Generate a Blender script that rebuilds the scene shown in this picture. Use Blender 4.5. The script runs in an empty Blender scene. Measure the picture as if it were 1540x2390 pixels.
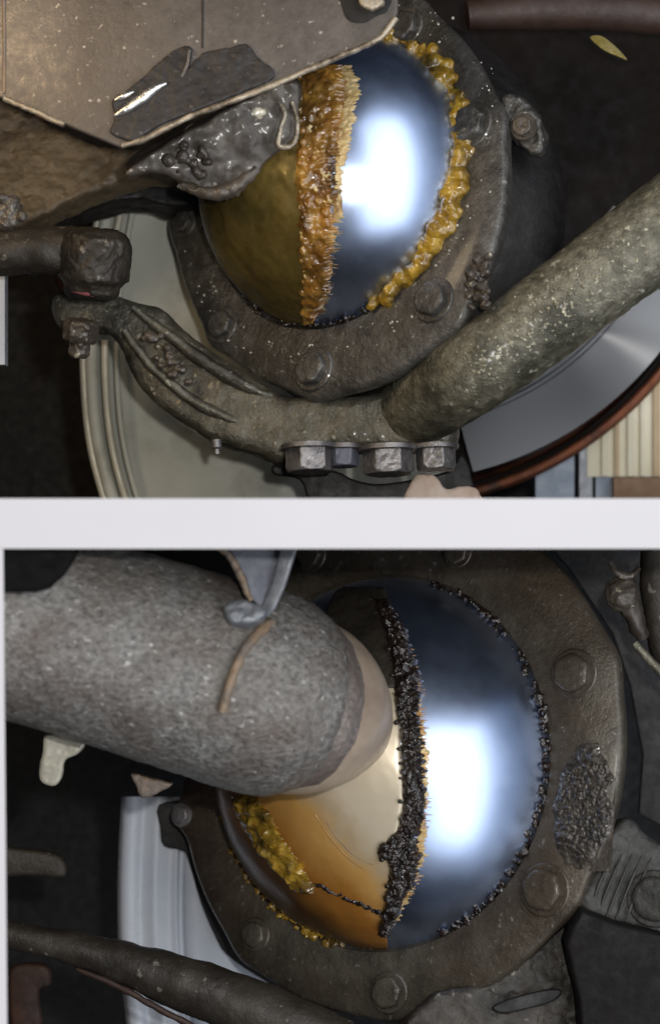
import bpy, bmesh, math, random
from mathutils import Vector, Matrix, noise
random.seed(7)
scene = bpy.context.scene
# ------------------------------------------------------------------ camera, world, light
S = 0.0003                 # metres per reference unit (swivel ball about 21 cm across)
D = 6000.0                 # camera distance in units
UC, VC = 770.0, 1194.5
KT = 0.001 / S             # texture scale factor
cam_d = bpy.data.cameras.new('camera'); cam = bpy.data.objects.new('camera', cam_d)
scene.collection.objects.link(cam); scene.camera = cam
cam.location = (0, -D*S, 0); cam.rotation_euler = (math.radians(90), 0, 0)
cam_d.sensor_fit = 'HORIZONTAL'; cam_d.angle = 2*math.atan(770/D)
cam_d.clip_start = 0.05; cam_d.clip_end = 50
cam_d.dof.use_dof = True; cam_d.dof.focus_distance = (D-150)*S; cam_d.dof.aperture_fstop = 7.0
CAM = Vector((0, -D*S, 0))
w = bpy.data.worlds.new('World'); scene.world = w; w.use_nodes = True
bg = w.node_tree.nodes['Background']; bg.inputs[0].default_value = (0.28, 0.40, 0.78, 1); bg.inputs[1].default_value = 0.012
def area_lamp(name, loc, target, sx, sy, radiance, col):
    l = bpy.data.lights.new(name, 'AREA'); l.shape = 'RECTANGLE'; l.size = sx*S; l.size_y = sy*S
    l.energy = radiance*math.pi*sx*sy*S*S; l.color = col
    o = bpy.data.objects.new(name, l); scene.collection.objects.link(o)
    o.location = Vector(loc)*S
    dirv = (Vector(target)-Vector(loc)); o.rotation_euler = dirv.to_track_quat('-Z', 'Y').to_euler()
    return o
area_lamp('garage_door_light', (2700, -4200, 100), (60, 0, 0), 3300, 11000, 2.2, (0.95, 0.97, 1.0))
area_lamp('soft_edge_fill_light', (3700, -3900, 100), (60, 0, 0), 6400, 14000, 0.30, (0.58, 0.74, 1.0))  # unseen dim panel added to soften the edges of the ball highlights
area_lamp('left_fill_light', (-3000, -4300, 600), (-100, 0, 0), 2600, 4200, 0.35, (1.0, 0.93, 0.84))  # unseen fill added to brighten the shield and plate from the left
area_lamp('phone_torch', (260, -5300, 260), (0, 0, 0), 130, 130, 1450, (1.0, 0.98, 0.95))
area_lamp('warm_glare_light', (-1500, -1500, 1500), (-620, -300, 1000), 600, 600, 12.0, (1.0, 0.76, 0.48))  # added lamp imitating the warm screen glare at upper left
vs = scene.view_settings; vs.view_transform = 'Standard'; vs.look = 'None'; vs.exposure = 0; vs.gamma = 1
vs.use_curve_mapping = False
scene.render.filter_size = 1.9

# ------------------------------------------------------------------ placing helpers
def P(u, v, d=0.0):
    f = (D+d)/D
    return Vector(((u-UC)*f*S, d*S, (VC-v)*f*S))
FACE = Vector((0, -1, 0))
class Plane:
    def __init__(self, O, n): self.O = O; self.n = n.normalized()
    def at(self, u, v, off=0.0):
        r = P(u, v, 0)-CAM; O = self.O+self.n*(off*S)
        t = (O-CAM).dot(self.n)/r.dot(self.n)
        return CAM+r*t
def flat(d, tx=0.0, tz=0.0, u=UC, v=VC): return Plane(P(u, v, d), Vector((tx, -1, tz)))
class Ball:
    def __init__(self, c, R): self.c = c; self.R = R
    def at(self, u, v, off=0.0):
        r = (P(u, v, 0)-CAM).normalized(); oc = CAM-self.c; R = self.R
        b = oc.dot(r); q = b*b-(oc.dot(oc)-R*R)
        t = -b-math.sqrt(max(q, 0)); p = CAM+r*t; n = (p-self.c).normalized()
        return self.c+n*(R+off*S), n
def crom(pts, n, closed=False):
    out = []; m = len(pts); V = [Vector(p) for p in pts]
    segs = m if closed else m-1
    for i in range(segs):
        if closed: a, b, c, e = V[(i-1) % m], V[i], V[(i+1) % m], V[(i+2) % m]
        else: a, b, c, e = V[max(i-1, 0)], V[i], V[i+1], V[min(i+2, m-1)]
        for k in range(n):
            t = k/n
            out.append(0.5*((2*b)+(c-a)*t+(2*a-5*b+4*c-e)*t*t+(3*b-a-3*c+e)*t**3))
    if not closed: out.append(V[-1])
    return out
def link(name, me, mat, parent=None):
    o = bpy.data.objects.new(name, me); scene.collection.objects.link(o)
    if mat: me.materials.append(mat)
    if parent:
        o.parent = parent
        o.matrix_parent_inverse = parent_world(parent).inverted()
    return o
def parent_world(p):
    m = Matrix.Translation(p.location)
    return m
def obj(name, verts, faces, mat, parent=None, smooth=True, ang=40):
    me = bpy.data.meshes.new(name); me.from_pydata([tuple(v) for v in verts], [], faces)
    bm = bmesh.new(); bm.from_mesh(me); bmesh.ops.recalc_face_normals(bm, faces=bm.faces); bm.to_mesh(me); bm.free()
    if smooth:
        for p in me.polygons: p.use_smooth = True
        me.set_sharp_from_angle(angle=math.radians(ang))
    me.update()
    return link(name, me, mat, parent)
def tag(o, label, cat, group=None, kind=None):
    o['label'] = label; o['category'] = cat
    if group: o['group'] = group
    if kind: o['kind'] = kind
    return o
def thing(name, label, cat, loc, group=None):
    o = bpy.data.objects.new(name, None); scene.collection.objects.link(o); o.location = loc
    o.empty_display_size = 0.01
    return tag(o, label, cat, group)
TEX = {}
def cloud(scale, depth=2):
    k = (scale, depth)
    if k not in TEX:
        t = bpy.data.textures.new('clouds', 'CLOUDS'); t.noise_scale = scale*S; t.noise_depth = depth; TEX[k] = t
    return TEX[k]
def rough(o, voxel=None, disp=(), smooth=0):
    if voxel:
        m = o.modifiers.new('remesh', 'REMESH'); m.mode = 'VOXEL'; m.voxel_size = voxel*S; m.use_smooth_shade = True
    if smooth:
        m = o.modifiers.new('smooth', 'SMOOTH'); m.iterations = smooth; m.factor = 0.5
    for sc, st in disp:
        m = o.modifiers.new('displace', 'DISPLACE'); m.texture = cloud(sc); m.strength = st*S; m.mid_level = 0.5
        m.texture_coords = 'LOCAL'
    return o
# ------------------------------------------------------------------ shape builders
def plate(name, outline, pl, th, mat, parent=None, bev=6, off=0.0, smooth=0, seg=3, ang=35):
    pts = [Vector((u, v, 0)) for u, v in outline]
    if smooth: pts = crom(pts, smooth, True)
    f = [pl.at(p.x, p.y, off) for p in pts]
    bm = bmesh.new(); vs_ = [bm.verts.new(p) for p in f]; fc = bm.faces.new(vs_)
    r = bmesh.ops.extrude_face_region(bm, geom=[fc])
    nv = [g for g in r['geom'] if isinstance(g, bmesh.types.BMVert)]
    bmesh.ops.translate(bm, verts=nv, vec=-pl.n*(th*S))
    bmesh.ops.recalc_face_normals(bm, faces=bm.faces)
    if bev:
        es = [e for e in bm.edges if e.is_manifold and e.calc_face_angle(0) > math.radians(60)
              and any(len(x.verts) > 4 for x in e.link_faces)]
        bmesh.ops.bevel(bm, geom=es, offset=bev*S, segments=seg, profile=0.5, affect='EDGES', clamp_overlap=True)
    bmesh.ops.triangulate(bm, faces=[x for x in bm.faces if len(x.verts) > 4])
    me = bpy.data.meshes.new(name); bm.to_mesh(me); bm.free()
    for p in me.polygons: p.use_smooth = True
    me.set_sharp_from_angle(angle=math.radians(ang))
    return link(name, me, mat, parent)
def sweep(path, nseg=24, sub=6, noise_amp=0.0, noise_sc=60.0, squash=1.0, seed=0.0, facets=0):
    """path: (u, v, d, r) list -> verts, faces of a capped swept tube"""
    C = [P(p[0], p[1], p[2]) for p in path]; R = [p[3]*S*(D+p[2])/D for p in path]
    cc = crom([(*c, ) for c in C], sub); rr = [x.x for x in crom([(r, 0, 0) for r in R], sub)]
    verts, faces = [], []; n = len(cc)
    up = Vector((0, -1, 0)); ring = []
    for i, c in enumerate(cc):
        t = (cc[min(i+1, n-1)]-cc[max(i-1, 0)]).normalized()
        a = (up-t*up.dot(t)).normalized(); b = t.cross(a)
        for k in range(nseg):
            th = 2*math.pi*k/nseg
            dirv = a*math.cos(th)*squash+b*math.sin(th)
            p = c+dirv*max(rr[i], 0.2*S)
            if noise_amp:
                q = p/(noise_sc*S)+Vector((seed, seed*1.7, 0)); p = p+dirv*(noise.fractal(q, 1.0, 2.0, 3)*noise_amp*S)
            verts.append(p)
    for i in range(n-1):
        for k in range(nseg):
            k2 = (k+1) % nseg
            faces.append((i*nseg+k, i*nseg+k2, (i+1)*nseg+k2, (i+1)*nseg+k))
    faces.append(tuple(range(nseg-1, -1, -1))); faces.append(tuple(range((n-1)*nseg, n*nseg)))
    return verts, faces
def tube(name, path, mat, parent=None, **k):
    ang = k.pop('ang', 50)
    v, f = sweep(path, **k); return obj(name, v, f, mat, parent, ang=ang)
def frame(n):
    n = n.normalized(); a = Vector((0, 0, 1)); a = (a-n*a.dot(n)).normalized(); return a, n.cross(a)
def loft(name, loops, mat, parent=None, capa=True, capb=True, ang=40):
    N = len(loops[0]); verts = [p for l in loops for p in l]; faces = []
    for i in range(len(loops)-1):
        for k in range(N):
            k2 = (k+1) % N; faces.append((i*N+k, i*N+k2, (i+1)*N+k2, (i+1)*N+k))
    if capa: faces.append(tuple(range(N-1, -1, -1)))
    if capb: faces.append(tuple(range((len(loops)-1)*N, len(loops)*N)))
    return obj(name, verts, faces, mat, parent, ang=ang)
def lathe(name, O, n, prof, mat, parent=None, N=48, hexy=0.0, rot=0.0, capa=True, capb=True, ang=35):
    """prof: (radius, height along n) in units"""
    a, b = frame(n); n = n.normalized(); loops = []
    for pr in prof:
        r, h = pr[0], pr[1]; hx = pr[2] if len(pr) > 2 else 0
        L = []
        for k in range(N):
            th = 2*math.pi*k/N
            rr = r
            if hx:
                x = ((th) % (math.pi/3))-math.pi/6; rr = r*math.cos(math.pi/6)/math.cos(x)
            L.append(O+(a*math.cos(th+rot)+b*math.sin(th+rot))*(rr*S)+n*(h*S))
        loops.append(L)
    return loft(name, loops, mat, parent, capa, capb, ang)
def bolt(parent, O, n, r, h, mat, rot=0.0, hexy=True, grime=0.0, wash=1.28):
    hx = 1 if hexy else 0
    hd = lathe('bolt', O, n, [(r*.97, -2, hx), (r, 0, hx), (r, h*.78, hx), (r*.93, h*.92, 0), (r*.82, h, 0), (r*.30, h*1.04, 0)], mat, parent, N=36, rot=rot, ang=32)
    if grime: rough(hd, r*.11, [(r*.5, grime)], 1)
    if wash:
        wsh = lathe('washer', O, n, [(r*wash, -3), (r*wash, 3), (r*wash*.94, 6), (r*.7, 6)], mat, hd, N=36)
    return hd
def blobs(name, items, mat, parent=None, voxel=4.0, disp=(), sm=1):
    """items: (Vector, radius units) joined into one lumpy mass"""
    bm = bmesh.new()
    for c, r in items:
        m = Matrix.Translation(c) @ Matrix.Rotation(random.random()*6, 4, 'X') @ Matrix.Rotation(random.random()*6, 4, 'Z') @ Matrix.Diagonal((r*S*random.uniform(.75, 1.3), r*S*random.uniform(.75, 1.2), r*S*random.uniform(.7, 1.15), 1))
        bmesh.ops.create_icosphere(bm, subdivisions=2, radius=1.0, matrix=m)
    me = bpy.data.meshes.new(name); bm.to_mesh(me); bm.free()
    o = link(name, me, mat, parent); rough(o, voxel, disp, sm)
    return o
def sphere_patch(name, ball, rows, mat, parent=None, across=24, sub=8, amp=0.0, nsc=18.0, base=2.0, ragged=0.0, edge=.25, seed=0.0, streak=0.0):
    """rows: (v, uL, uR) -> lumpy film lying on the ball between the two edges"""
    rr = crom(rows, sub); verts = []; faces = []; n = len(rr); M = across+1
    for i, r in enumerate(rr):
        v, ul, ur = r
        jr = ragged*(noise.noise(Vector((v/4.0, seed, 3)))*.8+noise.noise(Vector((v/11.0, seed, 5)))*.7+noise.noise(Vector((v/47.0, seed, 9)))*.9)
        jl = ragged*.35*noise.noise(Vector((v/12.0, seed, 23)))
        a, b = ul+jl, ur+jr
        for k in range(M):
            t = k/across; u = a+(b-a)*t
            p, nn = ball.at(u, v)
            prof = min(1.0, min(t, 1-t)/edge, min(i, n-1-i)/max(2.0, n*.06)+.1) if edge else 1.0
            q = p/(nsc*S)+Vector((seed, 0, 0))
            h = base+amp*(0.5+noise.fractal(q, 1.2, 2.1, 3)*.8)+amp*.6*max(0, noise.noise(q*2.0))
            if k in (0, across) or i in (0, n-1): hh = -1.5
            else: hh = max(.6, h*math.sqrt(max(prof, 0)))
            verts.append(p+nn*(hh*S))
    for i in range(n-1):
        for k in range(across):
            faces.append((i*M+k, i*M+k+1, (i+1)*M+k+1, (i+1)*M+k))
    return obj(name, verts, faces, mat, parent, ang=80)
# ------------------------------------------------------------------ materials
def srgb(r, g, b):
    f = lambda c: (c/255/12.92) if c/255 <= .04045 else ((c/255+.055)/1.055)**2.4
    return (f(r), f(g), f(b), 1)
def mat(name, c1, c2, nsc=12, rough_=.5, metal=0.0, bump=.3, bsc=40, speck=0.0, spc=(.5, .48, .44, 1), spsc=60, c3=None, c3sc=4, c3amt=.5,
        rvar=.15, stretch=None, fine=.15, coat=0.0, spec=.5, sss=0.0, soft=0.0):
    m = bpy.data.materials.new(name); m.use_nodes = True; nt = m.node_tree; N = nt.nodes; L = nt.links
    b = N['Principled BSDF']
    tc = N.new('ShaderNodeTexCoord'); mp = N.new('ShaderNodeMapping'); L.new(tc.outputs['Object'], mp.inputs[0])
    mp.inputs['Scale'].default_value = [KT*x for x in (stretch or (1, 1, 1))[:3]]
    if stretch and len(stretch) == 4: mp.inputs['Rotation'].default_value = (0, stretch[3], 0); mp.inputs['Scale'].default_value = [KT*x for x in stretch[:3]]
    def nz(scale, det=4, ro=.6):
        n = N.new('ShaderNodeTexNoise'); n.inputs['Scale'].default_value = scale; n.inputs['Detail'].default_value = det
        n.inputs['Roughness'].default_value = ro; L.new(mp.outputs[0], n.inputs['Vector']); return n
    def ramp(src, p0, p1, a, c):
        r = N.new('ShaderNodeValToRGB'); r.color_ramp.elements[0].position = p0; r.color_ramp.elements[1].position = p1
        r.color_ramp.elements[0].color = a; r.color_ramp.elements[1].color = c; L.new(src, r.inputs[0]); return r
    def mix(fac, a, c):
        x = N.new('ShaderNodeMix'); x.data_type = 'RGBA'
        if isinstance(fac, float): x.inputs[0].default_value = fac
        else: L.new(fac, x.inputs[0])
        for s_, q in ((6, a), (7, c)):
            if isinstance(q, tuple): x.inputs[s_].default_value = q
            else: L.new(q, x.inputs[s_])
        return x.outputs[2]
    n1 = nz(nsc); col = ramp(n1.outputs[0], .34, .66, c1, c2).outputs[0]
    if c3:
        n3 = nz(c3sc, 5); f3 = ramp(n3.outputs[0], .60-.22*c3amt-soft, .70-.1*c3amt+soft, (0, 0, 0, 1), (1, 1, 1, 1)); col = mix(f3.outputs[0], col, c3)
    n2 = nz(bsc, 6, .65)
    if speck:
        ns = nz(spsc, 3, .5); fs = ramp(ns.outputs[0], .66-.12*speck, .74-.10*speck, (0, 0, 0, 1), (1, 1, 1, 1)); col = mix(fs.outputs[0], col, spc)
    L.new(col, b.inputs['Base Color'])
    rr = N.new('ShaderNodeMapRange'); L.new(n2.outputs[0], rr.inputs[0])
    rr.inputs[1].default_value = .3; rr.inputs[2].default_value = .7
    rr.inputs[3].default_value = max(.02, rough_-rvar); rr.inputs[4].default_value = min(1, rough_+rvar)
    L.new(rr.outputs[0], b.inputs['Roughness'])
    b.inputs['Metallic'].default_value = metal; b.inputs['Coat Weight'].default_value = coat; b.inputs['Coat Roughness'].default_value = .15
    b.inputs['Specular IOR Level'].default_value = spec
    if sss:
        b.inputs['Subsurface Weight'].default_value = sss; b.inputs['Subsurface Scale'].default_value = 14*S; b.inputs['Subsurface Radius'].default_value = (1, .55, .2)
    if bump:
        bp = N.new('ShaderNodeBump'); bp.inputs['Strength'].default_value = bump; bp.inputs['Distance'].default_value = 10*S
        L.new(n2.outputs[0], bp.inputs['Height']); last = bp
        if fine:
            nf = nz(bsc*3.5, 3); b2 = N.new('ShaderNodeBump'); b2.inputs['Strength'].default_value = fine; b2.inputs['Distance'].default_value = 4*S
            L.new(nf.outputs[0], b2.inputs['Height']); L.new(bp.outputs[0], b2.inputs['Normal']); last = b2
        L.new(last.outputs[0], b.inputs['Normal'])
    return m
def g(x, w_=0.0): return (x*(1+w_), x, x*(1-w_), 1)
M = {}
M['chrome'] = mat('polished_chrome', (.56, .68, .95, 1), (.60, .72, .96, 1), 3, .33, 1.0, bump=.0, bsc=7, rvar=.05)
M['olive'] = mat('dried_grease_film_olive', srgb(112, 94, 44), srgb(140, 120, 64), 9, .34, .35, .10, 26, c3=srgb(52, 42, 20), c3sc=4, c3amt=.6, soft=.1)
M['amber'] = mat('amber_grease', srgb(150, 96, 30), srgb(206, 158, 74), 30, .26, 0, .18, 50, speck=.06, spc=srgb(236, 214, 160), spsc=60, c3=srgb(66, 42, 16), c3sc=13, c3amt=.95, coat=.8, sss=.35, soft=.05, stretch=(1, 1, .55))
M['yellow'] = mat('yellow_grease', srgb(150, 112, 30), srgb(200, 162, 60), 26, .24, 0, .18, 40, c3=srgb(70, 54, 20), c3sc=18, c3amt=.8, coat=.8, sss=.35, soft=.05)
M['blackgrease'] = mat('black_gritty_grease', srgb(24, 19, 17), srgb(50, 38, 32), 40, .24, 0, .4, 60, coat=.6)
M['ring'] = mat('greasy_cast_steel', srgb(70, 67, 63), srgb(106, 103, 98), 26, .32, .4, .5, 80, speck=.10, spc=srgb(150, 146, 138), spsc=70, c3=srgb(76, 72, 64), c3sc=5, c3amt=.45, coat=.3)
M['ring2'] = mat('oily_olive_cast_steel', srgb(74, 69, 60), srgb(100, 94, 83), 18, .36, .35, .32, 70, speck=.04, spc=srgb(130, 126, 118), spsc=70, c3=srgb(76, 58, 42), c3sc=2.5, c3amt=.35, soft=.14, coat=.15)
M['dark'] = mat('dark_oily_iron', srgb(46, 41, 35), srgb(64, 58, 50), 9, .5, .2, .5, 30, speck=.03, spc=srgb(120, 114, 104), spsc=40)
M['black'] = mat('soot_black_iron', srgb(18, 16, 15), srgb(30, 26, 23), 8, .6, .0, .3, 30)
M['soot'] = mat('soot_black_rubber', srgb(8, 8, 8), srgb(14, 13, 12), 8, .8, 0, .2, 30, spec=.2)
M['block'] = mat('brown_black_rubber', srgb(14, 11, 10), srgb(24, 20, 17), 9, .7, 0, .3, 40, spec=.3)
M['lever'] = mat('dull_grey_lever', srgb(48, 47, 44), srgb(72, 70, 66), 14, .5, .3, .4, 50)
M['brown'] = mat('brown_black_drum_paint', srgb(16, 12, 9), srgb(26, 19, 15), 5, .8, .0, .1, 24, spec=.2)
M['plate'] = mat('scuffed_grey_plate', srgb(104, 97, 91), srgb(124, 116, 108), 4, .42, .3, .15, 50, speck=.02, spc=srgb(190, 182, 170), spsc=70, c3=srgb(78, 70, 63), c3sc=3, c3amt=.35, soft=.14)
M['glint'] = mat('glint_bright_metal', (.75, .74, .72, 1), (.85, .84, .8, 1), 12, .24, .9, .25, 60)  # bright metal that carries the white glints on the patch
M['edge'] = mat('pale_edge_highlight', srgb(160, 146, 126), srgb(196, 184, 164), 30, .4, .5, .4, 60, c3=srgb(84, 70, 54), c3sc=16, c3amt=.6)  # pale tone puts rim highlights and the fin glint into the colour
M['rubber'] = mat('black_rubber', srgb(36, 33, 33), srgb(52, 48, 47), 12, .5, 0, .3, 50, speck=.05, spc=srgb(100, 92, 86), spsc=60)
M['greasy'] = mat('grey_greasy_casting', srgb(66, 59, 51), srgb(98, 89, 79), 14, .46, .1, .18, 26, speck=.08, spc=srgb(206, 196, 172), spsc=24, c3=srgb(62, 54, 46), c3sc=9, c3amt=.7, coat=.2)
M['bar'] = mat('scaly_grey_green_bar', srgb(96, 92, 78), srgb(146, 141, 122), 40, .34, .4, .7, 60, speck=.22, spc=srgb(200, 196, 174), spsc=50, c3=srgb(74, 72, 60), c3sc=7, c3amt=.5, coat=.1)
M['arm'] = mat('oily_dark_forged_arm', srgb(76, 73, 62), srgb(104, 100, 87), 24, .34, .4, .5, 60, speck=.10, spc=srgb(160, 154, 136), spsc=60, c3=srgb(54, 50, 44), c3sc=7, c3amt=.5, coat=.25)
M['shield'] = mat('pale_grey_shield_paint', srgb(172, 172, 160), srgb(188, 188, 176), 4, .55, 0, .06, 20, c3=srgb(136, 134, 118), c3sc=3, c3amt=.4)
M['lip'] = mat('pale_shield_lip', srgb(172, 166, 148), srgb(196, 190, 172), 6, .4, .1, .1, 20)
M['flake'] = mat('glint_scale', srgb(136, 130, 110), srgb(176, 170, 146), 30, .28, .3, .4, 40, coat=.5)  # scale flakes, coloured pale to paint in the bar's glints
M['castbrown'] = mat('brown_cast_iron', srgb(84, 72, 54), srgb(104, 90, 70), 8, .5, .1, .5, 26, c3=srgb(52, 44, 34), c3sc=4, c3amt=.6)
M['droplet'] = mat('glint_grease_drops', srgb(160, 154, 142), srgb(200, 194, 180), 30, .2, .2, .0, 40, coat=.6)  # grease drops whose pale colour paints in white specular dots
M['nut'] = mat('dull_zinc_nut', srgb(112, 108, 108), srgb(146, 142, 140), 20, .38, .6, .3, 40, c3=srgb(96, 90, 86), c3sc=12, c3amt=.5)
M['rust'] = mat('rust_red_edge', srgb(104, 54, 28), srgb(138, 76, 40), 14, .7, 0, .4, 40, c3=srgb(60, 34, 22), c3sc=10, c3amt=.5)
M['cream'] = mat('cream_board', srgb(206, 198, 170), srgb(222, 214, 190), 8, .7, 0, .1, 30)
M['tan'] = mat('tan_board', srgb(176, 152, 118), srgb(190, 168, 134), 8, .7, 0, .1, 30)
M['woodbrown'] = mat('brown_wood', srgb(112, 84, 58), srgb(132, 100, 70), 8, .6, 0, .2, 30)
M['bluegrey'] = mat('blue_grey_paint', srgb(128, 140, 156), srgb(150, 160, 172), 8, .5, 0, .1, 30)
M['rag'] = mat('pale_pink_cloth', srgb(206, 178, 158), srgb(224, 204, 186), 12, .8, 0, .3, 40)
M['hose'] = mat('brown_red_hose', srgb(52, 36, 29), srgb(64, 46, 37), 8, .55, 0, .2, 30)
M['glint_yellow'] = mat('yellow_glint_metal', srgb(214, 196, 110), srgb(240, 226, 160), 20, .3, .6, .2, 40)  # pale yellow that paints in a glint
M['pink'] = mat('pink_rubber_seal', srgb(150, 84, 90), srgb(170, 100, 104), 20, .5, 0, .2, 40)
M['axle'] = mat('worn_grey_axle_casting', srgb(104, 103, 100), srgb(172, 169, 163), 90, .38, .3, .65, 90, speck=.12, spc=srgb(208, 206, 200), spsc=80, c3=srgb(104, 90, 80), c3sc=6, c3amt=.35, soft=.14, stretch=(.8, 1, 1.1, .3))  # brownish third colour puts a warm reflection's tint into the casting
M['neck'] = mat('pinkish_shaded_neck', srgb(118, 109, 103), srgb(164, 153, 145), 85, .42, .3, .5, 90, c3=srgb(104, 90, 82), c3sc=6, c3amt=.4, soft=.14)  # pinkish tone puts the tube end's curvature shading into the colour
M['tanneck'] = mat('tan_worn_neck', srgb(182, 162, 142), srgb(206, 188, 164), 6, .42, .2, .12, 60, c3=srgb(140, 118, 104), c3sc=4, c3amt=.3, soft=.15)
M['weld'] = mat('orange_brown_weld', srgb(132, 116, 100), srgb(164, 138, 108), 30, .55, .2, .5, 40, c3=srgb(128, 116, 106), c3sc=14, c3amt=.7)
M['slate'] = mat('blue_grey_bracket', srgb(86, 88, 98), srgb(104, 106, 116), 10, .5, .2, .3, 40)
M['palemetal'] = mat('pale_worn_metal', srgb(112, 116, 122), srgb(140, 142, 146), 30, .4, .3, .3, 40)
M['beige'] = mat('beige_reflection_film', srgb(206, 190, 164), srgb(220, 206, 180), 5, .42, .35, .0, 30, c3=srgb(196, 178, 152), c3sc=2.5, c3amt=.3)  # warm beige reflection on the ball put into the colour
M['bronze'] = mat('orange_brown_oil_film', srgb(192, 134, 62), srgb(232, 182, 106), 5, .30, .2, .08, 24, c3=srgb(92, 60, 28), c3sc=4, c3amt=.4, soft=.16, coat=.6)
M['fringe'] = mat('yellow_brown_oil_fringe', srgb(190, 160, 104), srgb(214, 190, 140), 26, .35, .2, .3, 40, c3=srgb(140, 100, 50), c3sc=16, c3amt=.5)
M['rimwhite'] = mat('white_wheel_paint', srgb(196, 202, 212), srgb(212, 216, 222), 4, .35, 0, .03, 20)
M['wheelgrey'] = mat('machined_wheel_metal', srgb(122, 126, 128), srgb(140, 144, 144), 5, .34, .85, .05, 30)
M['dirt'] = mat('gritty_road_dirt', srgb(44, 38, 32), srgb(76, 67, 56), 34, .36, 0, .7, 50, speck=.08, spc=srgb(130, 122, 108), spsc=60, coat=.6)
M['orange'] = mat('rust_orange_paint', srgb(34, 20, 12), srgb(62, 34, 18), 14, .7, 0, .3, 30)
M['backdrop'] = mat('near_black_backdrop', srgb(14, 12, 11), srgb(18, 15, 13), 2, .8, 0, 0)
M['backdrop2'] = mat('near_black_backdrop_lower', srgb(9, 9, 10), srgb(13, 13, 14), 2, .8, 0, 0)
M['divblack'] = mat('divider_core', srgb(18, 18, 18), srgb(22, 22, 22), 2, .8, 0, 0)
def screen_white():
    m = bpy.data.materials.new('bright_white_strip'); m.use_nodes = True; nt = m.node_tree; b = nt.nodes['Principled BSDF']
    b.inputs['Base Color'].default_value = (.10, .10, .10, 1)
    tc = nt.nodes.new('ShaderNodeTexCoord'); n = nt.nodes.new('ShaderNodeTexNoise'); n.inputs['Scale'].default_value = 3*KT
    r = nt.nodes.new('ShaderNodeValToRGB'); r.color_ramp.elements[0].color = (.57, .56, .59, 1); r.color_ramp.elements[1].color = (.64, .62, .655, 1)
    nt.links.new(tc.outputs['Object'], n.inputs['Vector']); nt.links.new(n.outputs[0], r.inputs[0]); nt.links.new(r.outputs[0], b.inputs['Emission Color'])
    b.inputs['Emission Strength'].default_value = 1.0
    return m
M['white'] = screen_white()
def brushed():
    m = bpy.data.materials.new('brushed_disc_steel'); m.use_nodes = True; nt = m.node_tree; b = nt.nodes['Principled BSDF']
    b.inputs['Base Color'].default_value = (.17, .17, .17, 1); b.inputs['Metallic'].default_value = 1; b.inputs['Roughness'].default_value = .30
    b.inputs['Anisotropic'].default_value = .92
    t = nt.nodes.new('ShaderNodeTangent'); t.direction_type = 'RADIAL'; t.axis = 'Y'; nt.links.new(t.outputs[0], b.inputs['Tangent'])
    return m
M['brushed'] = brushed()
def reflection_oil_film():
    # warm beige reflection painted into the colour, running into brown oil stain
    m = bpy.data.materials.new('beige_reflection_to_oil_stain'); m.use_nodes = True; nt = m.node_tree; N = nt.nodes; L = nt.links; b = N['Principled BSDF']
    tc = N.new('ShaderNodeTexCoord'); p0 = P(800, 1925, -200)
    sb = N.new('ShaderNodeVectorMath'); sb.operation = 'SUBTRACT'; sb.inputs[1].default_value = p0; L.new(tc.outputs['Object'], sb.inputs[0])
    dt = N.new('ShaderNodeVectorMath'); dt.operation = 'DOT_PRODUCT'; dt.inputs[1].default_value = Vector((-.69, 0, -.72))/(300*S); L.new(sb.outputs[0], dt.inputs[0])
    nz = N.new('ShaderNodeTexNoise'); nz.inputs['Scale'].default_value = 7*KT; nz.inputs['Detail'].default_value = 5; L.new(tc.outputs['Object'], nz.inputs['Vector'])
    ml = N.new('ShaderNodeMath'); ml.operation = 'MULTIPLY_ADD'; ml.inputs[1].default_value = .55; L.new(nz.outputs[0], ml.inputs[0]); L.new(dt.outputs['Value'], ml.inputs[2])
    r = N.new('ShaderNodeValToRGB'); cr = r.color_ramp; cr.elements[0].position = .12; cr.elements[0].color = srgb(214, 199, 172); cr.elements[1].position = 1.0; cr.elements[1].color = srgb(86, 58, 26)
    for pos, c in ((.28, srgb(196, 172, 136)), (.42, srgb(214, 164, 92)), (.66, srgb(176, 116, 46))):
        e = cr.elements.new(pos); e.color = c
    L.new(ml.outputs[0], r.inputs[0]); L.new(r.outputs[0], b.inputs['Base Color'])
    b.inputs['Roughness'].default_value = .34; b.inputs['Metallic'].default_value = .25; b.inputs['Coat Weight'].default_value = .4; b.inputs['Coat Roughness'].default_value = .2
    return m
M['film'] = reflection_oil_film()
def box(name, u0, v0, u1, v1, d0, d1, m, parent=None, bev=0):
    return plate(name, [(u0, v0), (u1, v0), (u1, v1), (u0, v1)], flat(d0), d1-d0, m, parent, bev=bev, ang=30)

# ------------------------------------------------------------------ setting: backdrop and white divider
b_ = box('backdrop', -700, -700, 2240, 1225, 1400, 1420, M['backdrop']); b_['kind'] = 'structure'
b_ = box('backdrop', -700, 1226, 2240, 3100, 1400, 1420, M['backdrop2']); b_['kind'] = 'structure'
dv = thing('white_divider', 'bright white horizontal bar separating the upper and lower views', 'divider', P(770, 1221, -960))
box('front_strip', -200, 1163, 1740, 1280, -972, -960, M['white'], dv)
box('light_baffle', -300, 1170, 1840, 1273, -959, 1390, M['divblack'], dv)  # unseen black core added to stop light crossing between the views
sp = plate('white_edge_strip', [(-60, 1281), (6, 1281), (15, 2420), (-60, 2420)], flat(-960), 12, M['white'], None, bev=0)
tag(sp, 'thin bright white vertical strip along the left edge of the lower view', 'strip')

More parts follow.
